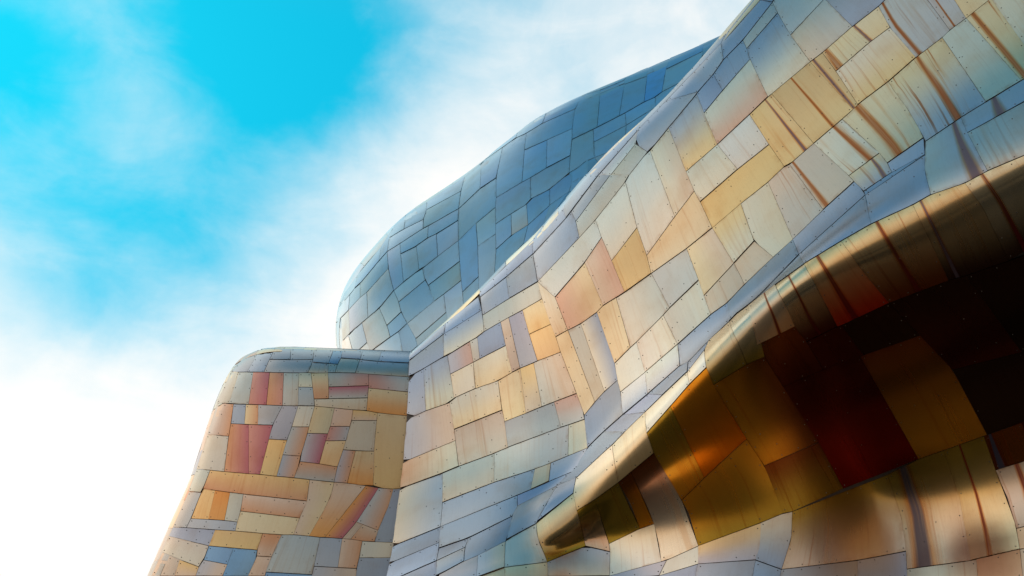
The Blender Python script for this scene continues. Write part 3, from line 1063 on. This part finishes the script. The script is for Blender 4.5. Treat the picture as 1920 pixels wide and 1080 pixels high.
def sheet_mesh(name, P, Nn, ns, nt, code, rng, key='main', lift0=0.020, thick=0.014):
    """a thin metal sheet through a grid of points, with turned-down edges"""
    base, two, side, amt, mark = colour_of(code)
    c1 = soften(PAL[base], base, key); jit = 1.0 + rng.uniform(-0.06, 0.05)
    hue = np.array([1 + rng.uniform(-.03, .03), 1, 1 + rng.uniform(-.04, .04)])
    c1 = np.clip(c1 * jit * hue, 0, 0.95)
    c2 = soften(PAL[two], two, key) if two else c1
    if not side:                                   # heat tint drifts across every sheet
        side = rng.choice('LRTB')
        d = rng.choice([(.05, -.03, -.13), (.03, -.07, -.16), (-.13, -.05, .04), (-.06, -.09, -.03), (-.16, -.17, -.15)])
        c2 = np.clip(c1 * (1 + np.array(d) * rng.uniform(.5, 1.3)), 0, .95)
    W = ns + 1
    lift = lift0 + (rng.uniform(-0.003, 0.005) if lift0 > 0.015 else 0)
    ta, tb = rng.uniform(-0.004, 0.004), rng.uniform(0.0, 0.008)
    verts, norms, cols, uvs = [], [], [], []
    ls = np.mean([np.linalg.norm(P[t, -1] - P[t, 0]) for t in range(nt + 1)])
    lt = np.mean([np.linalg.norm(P[-1, s] - P[0, s]) for s in range(ns + 1)])
    es_ = P[nt // 2, -1] - P[nt // 2, 0]; es_ = es_ / (np.linalg.norm(es_) + 1e-9)
    et_ = P[-1, ns // 2] - P[0, ns // 2]; et_ = et_ / (np.linalg.norm(et_) + 1e-9)
    tiltn = es_ * rng.gauss(0, 0.007) + et_ * rng.gauss(0, 0.007)
    pil = 0.012
    for t in range(nt + 1):
        for s in range(ns + 1):
            fs, ft = s / ns, t / nt
            n = Nn[t, s]
            verts.append(P[t, s] + n * (lift + ta * (fs - .5) + tb * ft))
            nn = n + tiltn + es_ * pil * (2 * fs - 1) ** 3 + et_ * pil * (2 * ft - 1) ** 3
            norms.append(nn / np.linalg.norm(nn))
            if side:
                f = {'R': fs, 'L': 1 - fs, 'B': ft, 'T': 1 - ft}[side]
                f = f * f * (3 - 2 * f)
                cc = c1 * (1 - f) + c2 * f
            else:
                cc = c1
            cols.append(cc); uvs.append((fs, ft))
    faces = [(t * W + s, (t + 1) * W + s, (t + 1) * W + s + 1, t * W + s + 1) for t in range(nt) for s in range(ns)]
    ring = [s for s in range(ns)] + [t * W + ns for t in range(nt)] + [nt * W + s for s in range(ns, 0, -1)] + [t * W for t in range(nt, 0, -1)]
    k0 = len(verts)
    for r in ring:
        t, s = divmod(r, W)
        for dz in (0.0, thick + 0.006):
            verts.append(verts[r] - Nn[t, s] * dz)
            cen = P[nt // 2, ns // 2]
            o_ = verts[r] - cen
            o_ = o_ - Nn[t, s] * (o_ @ Nn[t, s])
            norms.append(o_ / (np.linalg.norm(o_) + 1e-9)); cols.append(cols[r] * 0.8); uvs.append(uvs[r])
    m_ = len(ring)
    for i in range(m_):
        j = (i + 1) % m_
        faces.append((k0 + 2 * i, k0 + 2 * j, k0 + 2 * j + 1, k0 + 2 * i + 1))
    me = bpy.data.meshes.new(name)
    me.from_pydata([tuple(v) for v in verts], [], faces)
    me.materials.append(METAL)
    me.polygons.foreach_set('use_smooth', [True] * len(faces))
    nv = len(verts)
    at_ = me.attributes.new('tint', 'FLOAT_COLOR', 'POINT')
    at_.data.foreach_set('color', np.hstack([np.array(cols), np.ones((nv, 1))]).ravel())
    aw = me.attributes.new('wear', 'FLOAT_COLOR', 'POINT')
    if amt == 0 and key != 'rear' and base in 'coOyprsghx':
        amt = rng.uniform(0.05, 0.34)
    if amt == 0 and base in 'qmeakF':
        amt = rng.uniform(0.2, 0.6)
    w = (amt, mark[0] if mark else 0.0, mark[1] if mark else 0.0, 1.0 if (base in 'qmeakF' or two in ('k', 'q', 'e', 'm', 'a', 'F')) else 0.0)
    aw.data.foreach_set('color', np.tile(w, nv))
    if mark:
        am = me.attributes.new('mark', 'FLOAT_COLOR', 'POINT')
        am.data.foreach_set('color', np.tile(MARK[mark[2]] + (1.0,), nv))
    for nm, sx, sy in (('unit', 1, 1), ('metres', ls, lt)):
        uvl = me.uv_layers.new(name=nm)
        li = np.zeros(len(me.loops), int)
        me.loops.foreach_get('vertex_index', li)
        U = np.array(uvs)[li] * np.array([sx, sy])
        uvl.data.foreach_set('uv', U.ravel())
    me.normals_split_custom_set_from_vertices([tuple(n) for n in norms])
    return me, np.array(verts[:(nt + 1) * W]).reshape(nt + 1, W, 3)


RIV = {}


def add_rivets(key, P, Nn, ns, nt, rng, density):
    """rivet heads along the edges of a sheet"""
    V, F = RIV.setdefault(key, ([], []))
    def surf(fs, ft):
        x, y = fs * ns, ft * nt
        i, j = min(int(y), nt - 1), min(int(x), ns - 1)
        a, b = y - i, x - j
        f = lambda A: (1 - a) * ((1 - b) * A[i, j] + b * A[i, j + 1]) + a * ((1 - b) * A[i + 1, j] + b * A[i + 1, j + 1])
        n = f(Nn)
        return f(P), n / np.linalg.norm(n)
    ls = np.linalg.norm(P[nt // 2, -1] - P[nt // 2, 0]); lt = np.linalg.norm(P[-1, ns // 2] - P[0, ns // 2])
    if ls < 0.12 or lt < 0.12:
        return
    ms, mt = 0.035 / ls, 0.035 / lt
    spots = []
    k = max(1, int(ls / 0.24))
    for i in range(k + 1):
        for ft in (mt, 1 - mt):
            spots.append((ms + (1 - 2 * ms) * i / k, ft))
    k = max(1, int(lt / 0.24))
    for i in range(1, k):
        for fs in (ms, 1 - ms):
            spots.append((fs, mt + (1 - 2 * mt) * i / k))
    for i in range(int(ls * lt * 3)):
        spots.append((rng.uniform(.15, .85), rng.uniform(.15, .85)))
    for fs, ft in spots:
        if rng.random() > density:
            continue
        p, n = surf(min(max(fs, 0), 1), min(max(ft, 0), 1))
        p = p - n * 0.0005
        a = np.cross(n, [0.3, 0.5, 0.81]); a /= np.linalg.norm(a); b = np.cross(n, a)
        r, b0 = 0.0088, len(V)
        for q in range(6):
            c, s_ = math.cos(q * math.pi / 3), math.sin(q * math.pi / 3)
            V.append(tuple(p + (a * c + b * s_) * r))
        for q in range(6):
            c, s_ = math.cos(q * math.pi / 3), math.sin(q * math.pi / 3)
            V.append(tuple(p + (a * c + b * s_) * r * .6 + n * .0055))
        for q in range(6):
            F.append((b0 + q, b0 + (q + 1) % 6, b0 + 6 + (q + 1) % 6, b0 + 6 + q))
        F.append(tuple(b0 + 6 + q for q in range(6)))


def clad(shell, text, parent, key, rivets, gap_s=0.55, gap_t=0.9, crease=None):
    panels = weld(parse(text, crease))
    rng = random.Random(hash(key) % 1000 if False else len(text))
    for corners, mids, code, edges in panels:
        cx = sum(c[0] for c in corners) / 4; cy = sum(c[1] for c in corners) / 4
        plen = lambda e: sum(math.hypot(q[0] - p[0], q[1] - p[1]) for p, q in zip(e[:-1], e[1:]))
        ls = 0.5 * (plen(edges[0]) + plen(edges[2])); lt = 0.5 * (plen(edges[1]) + plen(edges[3]))
        ns = int(min(max(round(ls / 17), 2), 9)); nt = int(min(max(round(lt / 17), 2), 9))
        gs, gt = min(gap_s / ls, .2), min(gap_t / lt, .2)
        spread = []
        for e in (0.02, 0.35, 0.65, 0.98):
            h = shell.hit_soft(*coons(edges, 0.5, e), (cx, cy))
            if h is not None:
                spread.append(shell.sample(*h)[1])
        if len(spread) > 1 and min(float(a @ b) for a, b in zip(spread[:-1], spread[1:])) < 0.93:
            nt = min(16, nt * 2)
            ns = min(12, ns + 2)
        P = np.zeros((nt + 1, ns + 1, 3)); Nn = np.zeros_like(P)
        ok = True
        for t in range(nt + 1):
            for s in range(ns + 1):
                px, py = coons(edges, gs + (1 - 2 * gs) * s / ns, gt + (1 - 2 * gt) * t / nt)
                h = shell.hit_soft(px, py, (cx, cy))
                if h is None:
                    ok = False
                    break
                P[t, s], Nn[t, s] = shell.sample(*h)
            if not ok:
                break
        if not ok:
            print('panel off the shell', key, code, corners)
            continue
        me, Q = sheet_mesh('panel', P, Nn, ns, nt, code, rng, key)
        link('panel', me, parent)
        if rivets:
            add_rivets(key, Q, Nn, ns, nt, rng, rivets)


SPARE = {}


def wrap(shell, parent, axis, spans, codes, key, inner):
    """sheets that carry on over an edge, on the side turned away from the photograph"""
    rng = random.Random(len(codes) + len(spans))
    face = np.einsum('abx,abx->ab', shell.N, shell.G - CAM)       # below zero: turned towards the camera
    for k, (a0, a1) in enumerate(spans):
        ns, nt = 6, 9
        P = np.zeros((nt + 1, ns + 1, 3)); Nn = np.zeros_like(P)
        for s in range(ns + 1):
            f = a0 + 0.001 + (a1 - a0 - 0.002) * s / ns
            if axis == 'row':
                j = f * (shell.nu - 1)
                cfac = face[:, int(round(j))]
                lim = next((i for i in range(shell.nv) if cfac[i] < 0), 10)
                for t in range(nt + 1):
                    P[t, s], Nn[t, s] = shell.sample(0.3 + (lim + inner) * t / nt, j)
            else:
                i = f * (shell.nv - 1)
                cfac = face[int(round(i)), :]
                lim = next((j for j in range(shell.nu) if cfac[j] < 0), 10)
                for t in range(nt + 1):
                    P[s if False else t, s], Nn[t, s] = shell.sample(i, 0.3 + (lim + inner) * t / nt)
        if axis != 'row':
            P, Nn = P[:, ::-1], Nn[:, ::-1]
        me = sheet_mesh('panel', P, Nn, ns, nt, codes[k % len(codes)], rng, key, 0.009)[0]
        SPARE.setdefault(key, []).append(link('panel', me, parent))


def backing(shell, parent, name):
    me = bpy.data.meshes.new(name)
    me.from_pydata([tuple(v) for v in shell.V], [], shell.F)
    me.polygons.foreach_set('use_smooth', [True] * len(shell.F))
    return link(name, me, parent, BACKING)


def inside(poly, x, y):
    c = False
    for (x1, y1), (x2, y2) in zip(poly, poly[1:] + poly[:1]):
        if (y1 > y) != (y2 > y) and x < (x2 - x1) * (y - y1) / (y2 - y1) + x1:
            c = not c
    return c


def fill_rest(shell, text, parent, key, nr, nc, codes, crease=None):
    """plain courses of sheets where the photograph shows nothing of the shell"""
    polys = [[q for e in pn[3] for q in e[:-1]] for pn in weld(parse(text, crease))]
    boxes = [(min(q[0] for q in P_), max(q[0] for q in P_), min(q[1] for q in P_), max(q[1] for q in P_)) for P_ in polys]
    face = np.einsum('abx,abx->ab', shell.N, shell.G - CAM)
    rng = random.Random(nr * 31 + nc)
    def free(i, j):
        p = shell.sample(i, j)[0] - CAM
        f = p[1] * CP + p[2] * SP
        x = 960 + FPX * p[0] / f
        y = 540 - FPX * (p[2] * CP - p[1] * SP) / f
        return not any(bx[0] <= x <= bx[1] and bx[2] <= y <= bx[3] and inside(P_, x, y) for P_, bx in zip(polys, boxes))
    for r in range(nr):
        off = 0.5 * (r % 2)
        for c in range(-1, nc):
            i0, i1 = r / nr * (shell.nv - 1), (r + 1) / nr * (shell.nv - 1)
            j0, j1 = max(c + off, 0) / nc * (shell.nu - 1), min(c + 1 + off, nc) / nc * (shell.nu - 1)
            if j1 - j0 < 1:
                continue
            pts = [(i0 + (i1 - i0) * a, j0 + (j1 - j0) * b) for a in (.1, .5, .9) for b in (.1, .5, .9)]
            if face[int(pts[4][0]), int(pts[4][1])] > 0 or sum(free(*q) for q in pts) < 2:
                continue
            if min(shell.sample(*q)[0][2] for q in pts) < 0.1:
                continue
            ns, nt = 6, 6
            P = np.zeros((nt + 1, ns + 1, 3)); Nn = np.zeros_like(P)
            for t in range(nt + 1):
                for s_ in range(ns + 1):
                    P[t, s_], Nn[t, s_] = shell.sample(i0 + .1 + (i1 - i0 - .2) * t / nt, j0 + .06 + (j1 - j0 - .12) * s_ / ns)
            v, u = (i0 + i1) / 2 / (shell.nv - 1), (j0 + j1) / 2 / (shell.nu - 1)
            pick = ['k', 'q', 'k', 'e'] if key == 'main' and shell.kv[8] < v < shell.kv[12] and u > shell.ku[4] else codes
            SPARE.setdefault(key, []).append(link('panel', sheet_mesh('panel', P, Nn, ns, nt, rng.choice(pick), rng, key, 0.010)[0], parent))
# ------------------------------------------------------------------ the museum: three clad volumes of one building
museum = bpy.data.objects.new('museum_building', None)
col.objects.link(museum)
museum.location = (0, 0, 0)
museum['label'] = 'curving metal-clad museum building of riveted gold, cream and blue panels'
museum['category'] = 'building'
main = backing(SH_M, museum, 'main_shell')
main['label'] = 'sweeping front shell with gold panels, a rolled lip and a dark hollow'
wing = backing(SH_A, museum, 'side_wing')
wing['label'] = 'low wing at lower left in a patchwork of orange, pink and grey panels'
rear = backing(SH_D, museum, 'rear_shell')
rear['label'] = 'rounded blue-grey shell rising behind the other two'
clad(SH_D, REAR, rear, 'rear', 0.0, 0.32, 0.45)
clad(SH_A, WING, wing, 'wing', 0.75, 0.28, 0.5, ([664, 720, 800, 900, 1000, 1080, 1300], [768, 762, 757, 750, 735, 722, 700]))
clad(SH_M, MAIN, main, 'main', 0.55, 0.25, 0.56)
sp = lambda n: [(i / n, (i + 1) / n) for i in range(n)]
wrap(SH_M, main, 'row', sp(9), ['w', 'b', 'w', 'l'], 'main', 7)
wrap(SH_A, wing, 'row', [(i / 8 + .02, (i + 1) / 8 + .02) for i in range(1, 7)] + [(.895, .985)], ['b', 'l', 'b'], 'wing', 8)
wrap(SH_A, wing, 'col', [(0.12 + i * .11, 0.12 + (i + 1) * .11) for i in range(8)], ['g', 'h', 'p', 'y', 'p'], 'wing', 14)
wrap(SH_D, rear, 'row', sp(10), ['u', 'v'], 'rear', 14)
CREASE = ([664, 720, 800, 900, 1000, 1080, 1300], [768, 762, 757, 750, 735, 722, 700])
fill_rest(SH_M, MAIN, main, 'main', 26, 16, ['c', 'y', 'g', 'p', 'l', 'G'])
fill_rest(SH_A, WING, wing, 'wing', 18, 8, ['y', 'p', 'g', 's', 'b'], CREASE)
fill_rest(SH_D, REAR, rear, 'rear', 10, 16, ['u', 'v', 'v'])
for key, par in (('wing', wing), ('main', main)):
    V, F = RIV[key]
    me = bpy.data.meshes.new('rivets')
    me.from_pydata(V, [], F)
    o = link('rivets', me, par, RIVET)
    o['kind'] = 'stuff'
for key, obs in SPARE.items():                 # sheets the photograph does not show: one piece of cladding per shell
    with bpy.context.temp_override(active_object=obs[0], object=obs[0], selected_objects=obs, selected_editable_objects=obs):
        bpy.ops.object.join()
    obs[0].name = 'cladding'
    obs[0].data.name = 'cladding'
    obs[0]['kind'] = 'stuff'
print('panels', sum(1 for o in bpy.data.objects if o.name.startswith('panel')), 'rivets', sum(len(v[1]) // 7 for v in RIV.values()))
